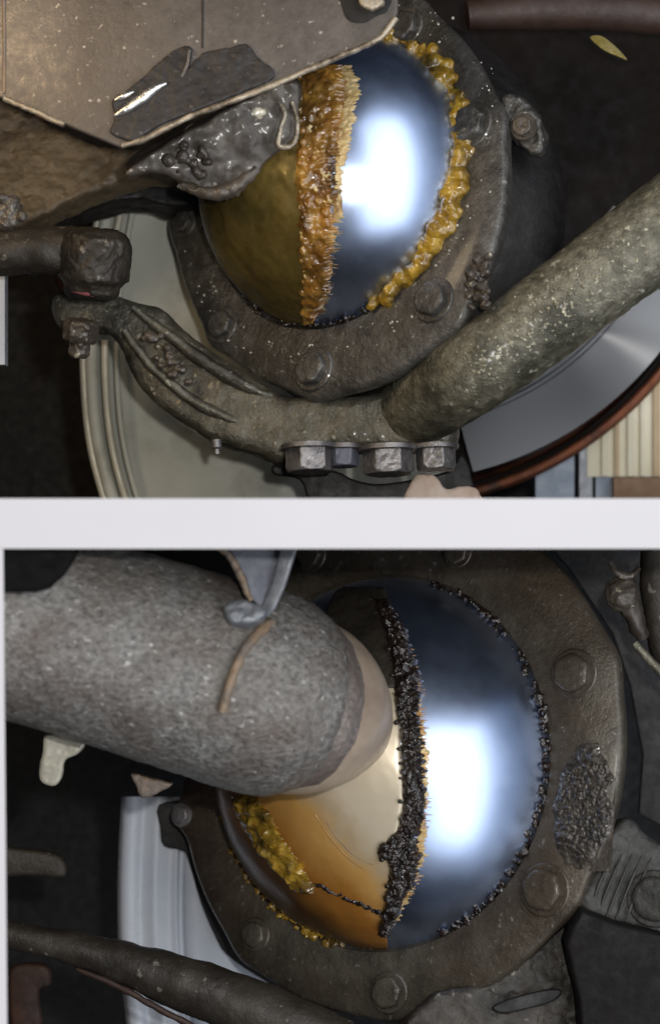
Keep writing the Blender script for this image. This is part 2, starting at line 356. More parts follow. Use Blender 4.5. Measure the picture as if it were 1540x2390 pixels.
# ================================================================== UPPER VIEW
nU = Vector((-.921*.649, -.760, .389*.649)).normalized()
CU = P(785, 421, 0); RU = 347.0; hU = 42.0
ringU = Plane(CU, nU)
ballU = Ball(CU-nU*(hU*S), math.hypot(RU, hU)*S)
def ellipse(c, a, b, da, n, f=1.0):
    px = Vector((-da[1], da[0])); da = Vector(da)
    return [Vector(c)+da*(a*f*math.cos(2*math.pi*k/n))+px*(b*f*math.sin(2*math.pi*k/n)) for k in range(n)]
def make_ring(name, pl, r_in, outer_px, th, m, parent, ears=(), lip=16, bev=10):
    a, b = frame(pl.n); loops = [[] for _ in range(9)]
    for p in outer_px:
        q = pl.at(p.x, p.y)-pl.O; x, y = q.dot(a)/S, q.dot(b)/S; ro = math.hypot(x, y); t = math.atan2(y, x)
        for (et, ea, ew) in ears:
            dt = (t-et+math.pi) % (2*math.pi)-math.pi; ro += ea*math.exp(-(dt/ew)**2)
        dirv = a*math.cos(t)+b*math.sin(t)
        def pt(r, h): return pl.O+dirv*(r*S)+pl.n*(h*S)
        sec = [pt(ro*.985, -th), (pt(ro, -th*.5)), pt(ro, -bev), pt(ro-bev, 0), pt(r_in+lip+26, 0), pt(r_in+lip, -4), pt(r_in+lip-6, -14), pt(r_in+1, -20), pt(r_in+3, -th)]
        for L, s_ in zip(loops, sec): L.append(s_)
    N = len(outer_px); verts = [p for l in loops for p in l]; faces = []; nl = len(loops)
    for i in range(nl):
        j = (i+1) % nl
        for k in range(N):
            k2 = (k+1) % N; faces.append((i*N+k, i*N+k2, j*N+k2, j*N+k))
    return obj(name, verts, faces, m, parent, ang=50)
def ang_of(pl, u, v):
    a, b = frame(pl.n); q = pl.at(u, v)-pl.O; return math.atan2(q.dot(b), q.dot(a))
def on_circle(pl, r, t, off=0.0):
    a, b = frame(pl.n); return pl.O+(a*math.cos(t)+b*math.sin(t))*(r*S)+pl.n*(off*S)
def arc_angles(pl, pts, n):
    """angles along the ring passing through the listed pixels in order"""
    A = [ang_of(pl, *p) for p in pts]
    for i in range(1, len(A)):
        while A[i]-A[i-1] > math.pi: A[i] -= 2*math.pi
        while A[i]-A[i-1] < -math.pi: A[i] += 2*math.pi
    out = []
    for k in range(n):
        x = k/(n-1)*(len(A)-1); i = min(int(x), len(A)-2); out.append(A[i]+(A[i+1]-A[i])*(x-i))
    return out
def uv_sphere(name, ball, m, parent, nu=128, nv=64):
    bm = bmesh.new(); bmesh.ops.create_uvsphere(bm, u_segments=nu, v_segments=nv, radius=ball.R, matrix=Matrix.Translation(ball.c))
    me = bpy.data.meshes.new(name); bm.to_mesh(me); bm.free()
    for p in me.polygons: p.use_smooth = True
    return link(name, me, m, parent)

# --- axle ball (upper)
axU = thing('swivel_ball', 'polished steering ball with a vertical amber grease band, upper view', 'ball joint', ballU.c)
uv_sphere('polished_sphere', ballU, M['chrome'], axU)
sphere_patch('stained_side', ballU, [(160, 593, 735), (230, 524, 735), (330, 476, 735), (430, 462, 730), (520, 473, 730), (600, 505, 728), (670, 556, 722), (720, 615, 718), (760, 695, 716)], M['olive'], axU, across=50, sub=10, amp=3, nsc=30, base=3, edge=.04, seed=2)
gb = sphere_patch('grease_band', ballU, [(150, 694, 800), (200, 692, 806), (260, 694, 800), (320, 690, 790), (380, 688, 786), (440, 690, 784), (500, 694, 782), (560, 700, 780), (620, 704, 772), (680, 706, 758), (730, 704, 742), (752, 708, 730)], M['amber'], axU, across=60, sub=40, amp=11, nsc=34, base=5, ragged=20, edge=.2, seed=5)
gb['label'] = 'amber and orange lumpy grease band standing upright on the ball'
random.seed(3)
it = []
for k in range(46):
    v = 170+k*12.4; u = (706 if v > 300 else 700)+random.uniform(-4, 6) if k % 2 else 730+random.uniform(-20, 40)*(1 if v < 600 else .3)
    p, n_ = ballU.at(u, v, 6); it.append((p, random.uniform(6, 14)*(1 if v < 620 else .7)))
blobs('grease_clump', it, M['amber'], axU, 2.4, [(18, 6)], 4)
def streaks(name, ball, pts, m_, parent, n, lmin, lmax, seed):
    random.seed(seed); V = []; F = []
    for _ in range(n):
        x = random.random()*(len(pts)-1); i = int(x); f = x-i
        v = pts[i][0]+(pts[i+1][0]-pts[i][0])*f; u = pts[i][1]+(pts[i+1][1]-pts[i][1])*f-6
        L = random.uniform(lmin, lmax); r = random.uniform(.9, 2.4); dv = random.uniform(-3, 3); pp = []
        for k in range(4):
            t = k/3; p, nn = ball.at(u+L*t, v+dv*t); pp.append((u+L*t, v+dv*t, p.y/S-1, r*(1.15-t)))
        a, b = sweep(pp, nseg=6, sub=2); F += [tuple(q+len(V) for q in f_) for f_ in b]; V += a
    return obj(name, V, F, M[m_], parent, ang=80)
streaks('grease_streaks', ballU, [(165, 806), (260, 802), (320, 790), (440, 784), (560, 780), (680, 758), (735, 740)], 'amber', axU, 170, 8, 28, 77)
# green yellow smear at the top right of the band
sphere_patch('grease_smear', ballU, [(150, 790, 826), (190, 795, 836), (240, 792, 832), (300, 784, 826), (350, 780, 812), (420, 778, 800), (520, 776, 795)], M['fringe'], axU, across=16, sub=20, amp=3.5, nsc=9, base=1, ragged=16, edge=.3, seed=9)

# --- knuckle (upper): retainer ring, bolts, housing, seal grease
knU = thing('steering_knuckle', 'grey cast knuckle ring with yellow grease round the chrome ball, upper view', 'knuckle', CU)
outU = ellipse((787, 443), 479, 382, (.236, -.972), 160)
boltU = [(1100, 292, 44), (1012, 700, 42), (733, 862, 42), (520, 758, 36), (948, 62, 38), (430, 520, 30)]
earsU = [(ang_of(ringU, *p[:2]), 16, .10) for p in boltU]
make_ring('retainer_ring', ringU, RU, outU, 46, M['ring'], knU, earsU)
loops = []
for f, h in ((.93, -44), (.95, -70), (.90, -90), (.96, -150), (1.02, -200), (1.0, -260), (.8, -290)):
    c_ = P(787, 443, 0); L = []
    for p in outU:
        q = ringU.at(p.x, p.y); L.append(ringU.O+(q-ringU.O)*f+nU*(h*S))
    loops.append(L)
loft('housing', loops, M['black'], knU)
for i, (u, v, r) in enumerate(boltU):
    bolt(knU, ringU.at(u, v, 0), nU, r, r*.62, M['ring'], rot=.3*i, grime=3 if i != 0 else 10)
random.seed(11); it = []
arcU = arc_angles(ringU, [(885, 100), (1000, 160), (1055, 240), (1070, 330), (1050, 430), (1010, 530), (950, 625), (880, 722)], 74)
for k, t in enumerate(arcU):
    fade = 1.0 if k < 60 else .75
    for _ in range(2):
        it.append((on_circle(ringU, RU+random.uniform(-4, 22), t+random.uniform(-.015, .015), random.uniform(-10, 10)), random.choice((8, 12, 16, 22, 29))*fade))
sg = blobs('seal_grease', it, M['yellow'], knU, 3.2, [(30, 16), (14, 5)], 5); sg['label'] = 'thick yellow grease bead squeezed out along the seal'
it = []
for t in arc_angles(ringU, [(498, 500), (540, 600), (620, 712), (700, 752), (790, 757), (860, 735)], 60):
    it.append((on_circle(ringU, RU+random.uniform(0, 12), t+random.uniform(-.02, .02), random.uniform(-8, 2)), random.uniform(3, 8)))
blobs('grit_bead', it, M['blackgrease'], knU, 1.8, [(6, 3)])
it = []
while len(it) < 130:
    t = random.uniform(0, 2*math.pi); r_ = random.uniform(RU+45, RU+115)
    it.append((on_circle(ringU, r_, t, 0), random.uniform(1.6, 4.2)))
dd_ = blobs('grease_spots', it, M['droplet'], knU, 1.3); dd_['kind'] = 'stuff'
# greasy ear with a bolt behind the ring on the right
ear = plate('ear', [(1165, 225), (1205, 218), (1250, 262), (1268, 320), (1252, 360), (1215, 340), (1180, 300)], flat(-225, -.3, 0, 1210, 290), 60, M['ring'], knU, bev=14, smooth=5); rough(ear, 4, [(26, 16), (10, 5)])
eb = bolt(knU, P(1222, 296, -240), Vector((-.35, -1, .1)), 24, 22, M['greasy'], grime=6)
lg = blobs('dirt_lump', [(ringU.at(1112+random.uniform(-22, 30), 650+random.uniform(-54, 70), random.uniform(-10, 4)), random.uniform(5, 16)) for _ in range(40)], M['greasy'], knU, 3.4, [(14, 8)])

# --- wheel drum behind, rusty edge, machined face
dr = thing('brake_drum', 'big dark brown brake drum with a rust red rim edge, upper view', 'brake drum', P(900, 355, 600))
cD = P(900, 355, 600)
lathe('drum_face', cD, Vector((-.06, -1, .03)), [(850, -200), (880, -120), (892, -10), (874, 6), (780, 0), (690, -26), (600, -30), (500, 10), (380, 14), (40, 14)], M['brown'], dr, N=128)
lathe('rim_edge', cD, Vector((-.06, -1, .03)), [(892, -150), (912, -120), (916, -14), (908, 12), (896, 14), (890, 0)], M['rust'], dr, N=128, capa=False, capb=False)
an_c = P(900, 355, 640); V = []; F = []; nr = Vector((.0, -1, .2)).normalized(); a_, b_3 = frame(nr)
NA = 40; RS = [(540, -30), (552, 0), (700, 0), (704, -5), (712, -5), (716, 0), (850, 0), (858, -40)]
for k in range(NA+1):
    th = math.radians(8+(76-8)*k/NA); dr_ = Vector((math.cos(th), 0, -math.sin(th))); dr_ = (dr_-nr*dr_.dot(nr)).normalized()
    for r_, h_ in RS: V.append(dr_*(r_*S*1.03)+nr*((h_+20)*S))
    for r_, h_ in reversed(RS): V.append(dr_*(r_*S*1.03)+nr*(-60*S))
NR = 2*len(RS)
for k in range(NA):
    for q in range(NR): F.append((k*NR+q, k*NR+(q+1) % NR, (k+1)*NR+(q+1) % NR, (k+1)*NR+q))
F.append(tuple(range(NR))); F.append(tuple(range(NA*NR, (NA+1)*NR)))
an = obj('machined_face', V, F, M['brushed'], None, ang=30); an.location = an_c
an.parent = dr; an.matrix_parent_inverse = parent_world(dr).inverted()
# --- splash shield on the left
sh = thing('splash_shield', 'pale grey curved splash shield with a rolled lip behind the steering arm', 'splash shield', P(300, 1180, 330))
edge = [(236, 420), (224, 500), (206, 600), (194, 700), (189, 800), (190, 880), (197, 980), (212, 1070), (238, 1165), (262, 1230)]
plate('sheet', [(u+34, v) for u, v in edge]+[(1000, 1230), (980, 1000), (700, 900), (560, 700), (520, 420)], flat(400, -.08), 10, M['shield'], sh, bev=3, smooth=3)
for du, r, m_, dd in ((6, 9, 'lip', 388), (26, 15, 'shield', 382), (56, 9, 'lip', 386), (84, 7, 'shield', 392)):
    tube('rolled_lip', [(u+du, v, dd, r) for u, v in edge], M[m_], sh, nseg=14, sub=6)
# --- black beam painting in the shadowed gap, and arm on the left
bm_ = plate('shadow_beam', [(-60, 400), (60, 380), (230, 395), (330, 420), (420, 405), (500, 440), (520, 470), (400, 478), (330, 462), (255, 470), (160, 500), (60, 560), (-60, 580)], flat(60, 0, .2), 120, M['black'], None, bev=24, smooth=5)
rough(bm_, 5, [(40, 10)]); tag(bm_, 'blackish beam filling in the shadowed gap above the pale splash shield', 'beam')
ca = plate('cast_arm', [(-60, 225), (25, 240), (130, 292), (215, 330), (300, 345), (420, 350), (400, 400), (350, 404), (300, 416), (225, 440), (140, 478), (60, 520), (-60, 540)], flat(-250, -.1, .3), 90, M['castbrown'], None, bev=24, smooth=4)
rough(ca, 4.5, [(50, 16), (14, 4)]); tag(ca, 'dark brown cast arm reaching in from the left below the grey plate', 'arm')
gn = blobs('greasy_nut', [(P(12+random.uniform(-40, 40), 492+random.uniform(-30, 30), -330+random.uniform(-10, 10)), random.uniform(10, 22)) for _ in range(20)], M['greasy'], None, 3, [(12, 8)])
tag(gn, 'small greasy lump with bright glints at the left edge under the cast arm', 'nut')
# --- tie rod end
te = thing('tie_rod_end', 'dark oily tie rod end with boot and castle nut at left', 'tie rod end', P(200, 835, -120))
tb = tube('rod', [(-80, 590, -120, 52), (60, 585, -120, 54), (150, 585, -120, 60), (200, 590, -120, 62)], M['dark'], te, nseg=32, sub=5, noise_amp=7, noise_sc=30)
ax_ = Vector((.10, -.16, 1)).normalized()
def axp(u, v, d): return P(u, v, d)
sk = lathe('socket', P(214, 690, -120), ax_, [(50, -2), (62, 8), (64, 22), (70, 30), (82, 42), (84, 110), (76, 136), (56, 150), (20, 156)], M['dark'], te, N=48); rough(sk, 4, [(30, 12), (9, 4)])
lathe('rubber_ring', P(212, 680, -122), ax_, [(54, -6), (60, 0), (54, 6)], M['pink'], te, N=48)
lathe('boot', P(210, 672, -120), ax_, [(44, -26), (56, -16), (62, -4), (56, 4), (44, 8)], M['black'], te, N=48)
cn = lathe('castle_nut', P(186, 790, -125), Vector((.12, -.2, 1)), [(36, -8, 1), (42, 0, 1), (42, 36, 1), (34, 44, 0)], M['greasy'], te, N=36); rough(cn, 3, [(14, 10)])
st = lathe('stud', P(184, 830, -126), Vector((.1, -.2, 1)), [(18, -4), (24, 4), (24, 50)], M['greasy'], te, N=24); rough(st, 2.5, [(9, 6)])
# --- steering arm
sa = thing('steering_linkage', 'curved dark forged steering arm sweeping under the knuckle ring', 'steering arm', P(640, 1080, -100))
body = plate('arm_body', [(112, 700), (150, 668), (230, 672), (290, 692), (375, 716), (420, 761), (500, 821), (575, 871), (660, 915), (760, 922), (850, 915), (930, 890), (1000, 880), (1060, 960), (1050, 1036), (960, 1046), (860, 1044), (700, 1056), (645, 1076), (600, 1058), (500, 1028), (450, 1000), (360, 940), (300, 866), (262, 786), (200, 772), (135, 762)], flat(-70, -.15, .16, 500, 900), 110, M['arm'], sa, bev=34, smooth=5)
rough(body, 4.5, [(70, 8), (14, 3)], 4)
rb = tube('upper_rib', [(310, 716, -70, 8), (400, 786, -74, 13), (500, 858, -78, 16), (580, 904, -80, 14), (645, 928, -80, 8)], M['arm'], sa, nseg=20, sub=6, noise_amp=4, noise_sc=24)
tube('lower_rib', [(290, 770, -70, 8), (350, 850, -74, 12), (440, 926, -78, 13), (540, 978, -80, 12), (660, 1010, -80, 8)], M['arm'], sa, nseg=20, sub=6, noise_amp=4, noise_sc=24)
blobs('grease_lump', [(P(340+k*3.2+random.uniform(-22, 22), 770+k*4.0+random.uniform(-20, 20), -92), random.uniform(5, 11)) for k in range(28)], M['greasy'], sa, 2.4, [(8, 4)])
bp_ = lathe('grease_nipple', P(505, 1040, -90), Vector((.1, -.1, -1)), [(12, -14), (12, 4), (7, 8), (7, 20)], M['nut'], sa, N=16)
# nuts beneath
def hexnut(u, v, d, r, h, m_, lab):
    t = thing('hex_nut', lab, 'nut', P(u, v, d), 'nuts under the knuckle'); n_ = Vector((.03, -.12, -1)).normalized(); O = P(u, v, d)
    hd = lathe('nut_body', O, n_, [(r*.98, 0, 1), (r, 4, 1), (r, h*.85, 1), (r*.9, h, 0), (r*.5, h, 0)], m_, t, N=36, rot=random.random(), ang=25); rough(hd, 2.5, [(16, 4)])
    lathe('washer_face', O, n_, [(r*1.16, -8), (r*1.16, 2), (r*1.0, 4)], M['nut'], t, N=40)
random.seed(5)
hexnut(722, 1046, -190, 56, 54, M['nut'], 'grey hex nut leftmost of the row under the knuckle')
hexnut(800, 1046, -180, 36, 42, M['slate'], 'small bluish rounded nut second from left under the knuckle')
hexnut(905, 1050, -190, 58, 56, M['nut'], 'large pinkish grey hex nut in the middle of the row under the knuckle')
hexnut(1016, 1046, -180, 46, 50, M['nut'], 'hex nut rightmost of the row, just under the diagonal bar')
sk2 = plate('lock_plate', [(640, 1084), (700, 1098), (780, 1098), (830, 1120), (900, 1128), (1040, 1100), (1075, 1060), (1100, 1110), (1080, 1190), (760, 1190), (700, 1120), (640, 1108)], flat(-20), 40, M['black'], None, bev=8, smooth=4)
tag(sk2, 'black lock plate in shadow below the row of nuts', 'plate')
# --- diagonal bar
db = thing('diagonal_bar', 'thick scaly grey bar running diagonally up to the right edge', 'bar', P(960, 1010, -200))
dbt = tube('bar_body', [(820, 1010, 90, 30), (890, 1000, 20, 62), (950, 968, -100, 84), (1020, 920, -205, 95), (1110, 862, -290, 98), (1230, 772, -300, 102), (1340, 688, -305, 103), (1440, 612, -305, 106), (1540, 538, -305, 108), (1680, 436, -305, 112)], M['bar'], db, nseg=56, sub=14, noise_amp=3, noise_sc=24, squash=.8, ang=80)
it = []
for k in range(620):
    t = random.random(); u = 960+t*560; v = 965-t*420; off = random.gauss(0, 22+18*t)
    dc = -100-105*(u-950)/70 if u < 1020 else (-205-85*(u-1020)/90 if u < 1110 else -290-15*min(1, (u-1110)/200))
    off = max(-85, min(85, off)); it.append((P(u+off*.62, v+off*.78+6, dc-80*math.sqrt(1-(off/100)**2)+1), random.choice((1.6, 2.0, 2.6, 3.4, 4.6))))
sc = blobs('scale_flakes', it, M['flake'], db, 1.7, [(7, 3)]); pass
# --- greasy bracket and plate in front
gbk = thing('greasy_bracket', 'lumpy greasy grey bracket hanging below the plate beside the ball', 'bracket', P(520, 460, -300))
gb1 = plate('casting', [(692, 190), (702, 280), (700, 325), (662, 345), (636, 360), (600, 404), (550, 450), (500, 464), (462, 450), (428, 432), (395, 410), (350, 404), (302, 414), (300, 392), (400, 325), (480, 280), (600, 215)], flat(-300, .1, -.25, 520, 350), 110, M['greasy'], gbk, bev=36, smooth=5); rough(gb1, 4, [(90, 24), (40, 5)], 6)
tube('fin_glint', [(650, 238, -322, 5), (664, 262, -326, 6), (655, 300, -328, 6), (650, 338, -326, 7), (676, 340, -324, 7), (690, 322, -322, 6), (694, 280, -320, 6), (682, 236, -318, 5)], M['edge'], gbk, nseg=12, sub=8, noise_amp=2, noise_sc=10)  # outline glint of the fin built as a pale bead
tube('rounded_end', [(420, 428, -300, 10), (470, 446, -312, 14), (520, 448, -318, 18), (560, 428, -318, 16), (600, 392, -312, 10)], M['greasy'], gbk, nseg=16, sub=8, noise_amp=5, noise_sc=14)
blobs('grease_lump', [(P(450+random.gauss(0, 26), 375+random.gauss(0, 18), -330), random.uniform(6, 15)) for _ in range(14)], M['greasy'], gbk, 2.6, [(9, 5)])
cp = thing('cover_plate', 'large scuffed grey plate filling the top left corner', 'plate', P(300, 340, -420))
plP = flat(-430, -.10, .16, 400, 200)
plate('sheet', [(-80, -90), (930, -90), (928, 28), (905, 66), (872, 96), (620, 205), (430, 278), (322, 332), (280, 342), (140, 284), (20, 232), (-80, 205)], plP, 16, M['plate'], cp, bev=5)
def rail(name, pts, r, m_, parent, off=4, **k):
    pp = []
    for u, v in pts:
        q = plP.at(u, v, off); d = q.y/S; k_ = len(pp)/max(1, len(pts)-1)
        pp.append((u, v, d, r*(.3+.7*math.sin(math.pi*k_)) if name == 'glint_ridge' else r))
    return tube(name, pp, m_, parent, **k)
rail('edge_highlight', [(924, 40), (900, 72), (868, 97), (740, 152), (620, 204), (520, 242), (430, 276), (340, 322), (284, 338)], 7, M['edge'], cp, nseg=14, sub=16, noise_amp=2, noise_sc=30)  # highlight along the plate rim built as a pale bead
rail('edge_highlight', [(10, 228), (60, 250), (110, 272), (150, 290)], 7, M['edge'], cp, nseg=14, sub=10, noise_amp=3, noise_sc=14)  # lit line on the plate's left rim, likewise a pale bead
rail('seam', [(472, -60), (473, 40), (472, 110)], 2.2, M['rubber'], cp, off=1, nseg=10, sub=4)
rail('seam', [(8, -60), (10, 100), (9, 215)], 4, M['weld'], cp, off=1, nseg=10, sub=4)
rc = plate('bolt_recess', [(795, -40), (800, 20), (815, 46), (850, 50), (880, 34), (905, 20), (912, -40)], plP, 8, M['black'], cp, bev=2, off=3, smooth=4)
bolt(cp, plP.at(868, -4, 10), plP.n, 32, 18, M['edge'], wash=0, grime=5)
rp = thing('rubber_patch', 'torn black rubber patch stuck on the grey plate', 'patch', plP.at(440, 220))
pt_ = plate('patch_sheet', [(262, 232), (300, 205), (350, 160), (415, 108), (448, 112), (436, 165), (470, 122), (520, 110), (575, 100), (600, 130), (640, 165), (615, 192), (450, 258), (370, 290), (312, 326), (282, 322), (256, 306), (268, 270)], plP, 12, M['rubber'], rp, bev=4, off=12, smooth=3); rough(pt_, 2.5, [(50, 9), (16, 3)], 2)
rail('glint_ridge', [(268, 268), (300, 250), (330, 228), (360, 206), (388, 192)], 12, M['glint'], rp, off=15, nseg=16, sub=8, noise_amp=2, noise_sc=40)  # white glints on the patch modelled as bright ridges
rail('glint_ridge', [(268, 232), (290, 222), (312, 212)], 8, M['glint'], rp, off=15, nseg=12, sub=8, noise_amp=1, noise_sc=40)
rail('fold', [(442, 116), (436, 150), (424, 178)], 4, M['plate'], rp, off=12, nseg=10, sub=8, noise_amp=2, noise_sc=10)
# --- upper right background bits
hs = tube('brown_hose', [(1090, 34, 200, 34), (1200, 24, 210, 46), (1330, 20, 220, 48), (1460, 26, 230, 48), (1620, 40, 240, 46)], M['hose'], None, nseg=28, sub=6)
tag(hs, 'thick brown red hose across the top right corner', 'hose')
bc = plate('glint_sliver', [(1376, 84), (1398, 80), (1420, 92), (1448, 118), (1462, 136), (1440, 128), (1412, 116), (1392, 102)], flat(150, -.5, .5, 1400, 100), 8, M['glint_yellow'], None, bev=3, smooth=3)  # yellow glint modelled as a pale sliver
tag(bc, 'small yellow sliver standing for a glint below the hose', 'clip')
# --- lower right background
cb = thing('cream_panel', 'cream ribbed board standing beyond the rusty drum edge', 'board', P(1480, 1110, 620))
box('board', 1370, 860, 1680, 1112, 640, 660, M['cream'], cb, bev=2)
for k in range(9):
    u = 1405+k*30; box('rib', u, 870, u+(10 if k % 2 else 16), 1110, 630, 640, M['tan' if k % 3 == 1 else 'cream'], cb, bev=2)
wb = box('wood_block', 1432, 1114, 1680, 1230, 600, 660, M['woodbrown'], None, bev=4); tag(wb, 'brown wooden block under the cream ribbed board', 'block')
for i, (u0, u1, m_, lab) in enumerate(((1250, 1340, 'bluegrey', 'wide pale grey post left of the blue grey post, bottom right of the upper view'), (1352, 1382, 'palemetal', 'narrow pale metal post between two blue grey posts'), (1390, 1428, 'bluegrey', 'blue grey post just left of the brown wooden block'))):
    o = box('post', u0, 1000, u1, 1230, 640+i*4, 690, M[m_], None, bev=6); tag(o, lab, 'post', 'posts beyond the drum')
rg = plate('pale_rag', [(966, 1110), (1010, 1104), (1040, 1136), (1090, 1128), (1120, 1150), (1140, 1200), (950, 1200)], flat(-60, 0, .3), 40, M['rag'], None, bev=14, smooth=5); rough(rg, 3.5, [(30, 10)])
tag(rg, 'pale pink bunched cloth at the bottom of the upper view under the nuts', 'cloth')
bp2 = box('blue_light_strip', -70, 630, 11, 850, 100, 160, M['rimwhite'], None, bev=8); tag(bp2, 'pale blue strip standing in for window light at the left edge', 'post')  # pale box painting in a bluish strip of window light

# ================================================================== LOWER VIEW
nL = Vector((-.952*.515, -.857, .307*.515)).normalized()
CL = P(879, 1775, 0); RL = 428.0; hL = 130.0
ringL = Plane(CL, nL); ballL = Ball(CL-nL*(hL*S), math.hypot(RL, hL)*S)
axL = thing('axle_housing', 'speckled grey axle casting ending in a polished ball with black grease band, lower view', 'axle', P(300, 1780, -300))
uv_sphere('polished_sphere', ballL, M['chrome'], axL)
sphere_patch('reflection_oil_side', ballL, [(1560, 700, 922), (1640, 640, 926), (1700, 590, 934), (1780, 515, 940), (1840, 499, 944), (1900, 511, 940), (1960, 530, 926), (2000, 548, 915), (2050, 579, 912), (2100, 622, 908), (2140, 670, 902), (2170, 726, 902), (2195, 790, 904), (2215, 850, 904)], M['film'], axL, across=70, sub=8, amp=1.2, nsc=50, base=2.5, edge=.03, seed=1)
sphere_patch('dark_side', ballL, [(1370, 800, 900), (1400, 770, 905), (1440, 760, 905), (1500, 770, 920), (1560, 790, 925), (1610, 830, 925)], M['dark'], axL, across=30, sub=8, amp=4, nsc=30, base=3.4, edge=.05, seed=4)
gb = sphere_patch('grease_band', ballL, [(1400, 868, 900), (1441, 884, 926), (1486, 900, 948), (1530, 910, 962), (1576, 916, 974), (1640, 920, 980), (1701, 930, 982), (1760, 936, 990), (1841, 938, 992), (1897, 938, 990), (1935, 926, 982), (1965, 898, 976), (1990, 890, 974), (2017, 906, 972), (2060, 904, 966), (2107, 896, 938), (2157, 884, 914), (2180, 880, 905)], M['blackgrease'], axL, across=50, sub=30, amp=15, nsc=17, base=8, ragged=18, edge=.2, seed=7)
gb['label'] = 'black gritty grease band standing upright on the ball'
sphere_patch('oil_fringe', ballL, [(1470, 926, 940), (1560, 950, 968), (1660, 968, 984), (1750, 978, 996), (1840, 980, 998), (1900, 980, 996), (1960, 970, 992), (2030, 962, 982), (2100, 935, 950), (2150, 915, 926)], M['fringe'], axL, across=14, sub=40, amp=1.5, nsc=9, base=.5, ragged=14, edge=.4, seed=19)
streaks('grease_streaks', ballL, [(1460, 926), (1576, 972), (1660, 980), (1760, 992), (1897, 990), (1962, 978), (2047, 970), (2107, 940)], 'bronze', axL, 160, 8, 26, 78)
random.seed(21); it = []
for k in range(110):
    t = k/109; v = 1420+t*730
    base = 905+45*math.sin(min(1, t*1.5)*math.pi/2) if t < .7 else 950-(t-.7)*170
    p, n_ = ballL.at(base+random.uniform(-16, 26), v, 9); it.append((p, random.uniform(2.5, 8)))
for k in range(16):
    p, n_ = ballL.at(900+random.uniform(-18, 18), 1985+random.uniform(-14, 14), 8); it.append((p, random.uniform(6, 12)))
for k in range(8):
    p, n_ = ballL.at(888+random.uniform(-12, 12), 1600+random.uniform(-18, 18), 6); it.append((p, random.uniform(5, 10)))
blobs('grease_clump', it, M['blackgrease'], axL, 1.8, [(6, 3), (14, 6)], 2)
gg = sphere_patch('grease_smear', ballL, [(1856, 540, 604), (1900, 552, 630), (1950, 580, 660), (2000, 616, 694), (2040, 652, 722), (2080, 692, 738)], M['yellow'], axL, across=44, sub=26, amp=15, nsc=30, base=6, ragged=14, edge=.22, seed=31)
gg['label'] = 'yellow brown grease smeared along the lower left of the ball'
it = []
for k in range(34):
    t = k/33; p, n_ = ballL.at(735+t*160, 2062+t*70+random.uniform(-5, 5), 3); it.append((p, random.uniform(3, 7)))
blobs('grit_bead', it, M['blackgrease'], axL, 1.8, [(6, 3)])
AX = [(-160, 1380, -600, 235), (0, 1429, -575, 235), (150, 1475, -552, 235), (300, 1521, -530, 235), (420, 1558, -510, 236), (500, 1582, -495, 238), (560, 1600, -482, 241), (620, 1618, -465, 240), (665, 1630, -452, 232), (705, 1640, -440, 212), (730, 1646, -430, 180)]
tb = tube('axle_tube', AX, M['axle'], axL, nseg=120, sub=14, noise_amp=3, noise_sc=50, ang=80)
rough(tb, None, [(10, 3.5)])
nk = tube('neck', [(640, 1626, -440, 205), (700, 1642, -425, 208), (748, 1650, -405, 190), (790, 1654, -385, 152), (822, 1652, -365, 110), (850, 1648, -340, 60)], M['neck'], axL, nseg=90, sub=10, noise_amp=2, noise_sc=40, ang=80)
fn = tube('flared_neck', [(650, 1632, -430, 215), (720, 1656, -392, 205), (765, 1674, -352, 176), (802, 1692, -312, 140), (834, 1708, -275, 100), (862, 1722, -240, 62), (884, 1734, -205, 26)], M['tanneck'], axL, nseg=90, sub=10, noise_amp=1.5, noise_sc=60, ang=80)
def weld(pts, r, name='weld_bead', m_='weld'):
    # bead laid on the tube: depth from the tube's own radius
    pp = []
    for u, v in pts:
        best = None
        for (a, b) in zip(AX[:-1], AX[1:]):
            if a[0] <= u <= b[0]:
                t = (u-a[0])/(b[0]-a[0]); c = [a[i]+(b[i]-a[i])*t for i in range(4)]
                best = c
        dv_ = (v-best[1])*.955; pp.append((u, v, best[2]-math.sqrt(max(best[3]**2-dv_**2, 0))+r*.62-1, r))
    return tube(name, pp, M[m_], axL, nseg=12, sub=10, noise_amp=3, noise_sc=12)
tube('weld_bead', [(488, 1262, -665, 7), (530, 1292, -672, 8), (556, 1330, -676, 9), (572, 1368, -678, 9), (584, 1402, -678, 6)], M['weld'], axL, nseg=12, sub=10, noise_amp=3, noise_sc=12)
weld([(632, 1450), (600, 1482), (572, 1514), (550, 1560), (532, 1610), (518, 1660)], 12)
blk = plate('bracket_foot', [(522, 1412), (560, 1396), (610, 1408), (622, 1432), (590, 1452), (540, 1450)], flat(-690, .1, .4, 570, 1430), 50, M['palemetal'], axL, bev=10, smooth=3); rough(blk, 3, [(16, 6)])
plate('gusset', [(520, 1250), (700, 1250), (660, 1365), (622, 1428), (600, 1412), (585, 1395), (574, 1350), (550, 1310)], flat(-640, .25, .1, 600, 1340), 12, M['slate'], axL, bev=4)
plate('web', [(658, 1250), (700, 1250), (664, 1366), (640, 1420), (622, 1440), (606, 1420), (630, 1370), (646, 1310)], flat(-652, -.3, .1, 650, 1340), 14, M['palemetal'], axL, bev=5)
def scribe(pts, r, m_):
    vs2 = []
    for u, v in pts:
        p, n_ = ballL.at(u, v, 2.5); vs2.append((u, v, p.y/S, r))
    tube('scribe_line', vs2, M[m_], axL, nseg=8, sub=6)
scribe([(762, 1920), (792, 1962), (824, 1994), (858, 2014), (886, 2020)], 2.2, 'weld')
scribe([(736, 1902), (772, 1958), (812, 2002), (850, 2030)], 2.5, 'bronze')
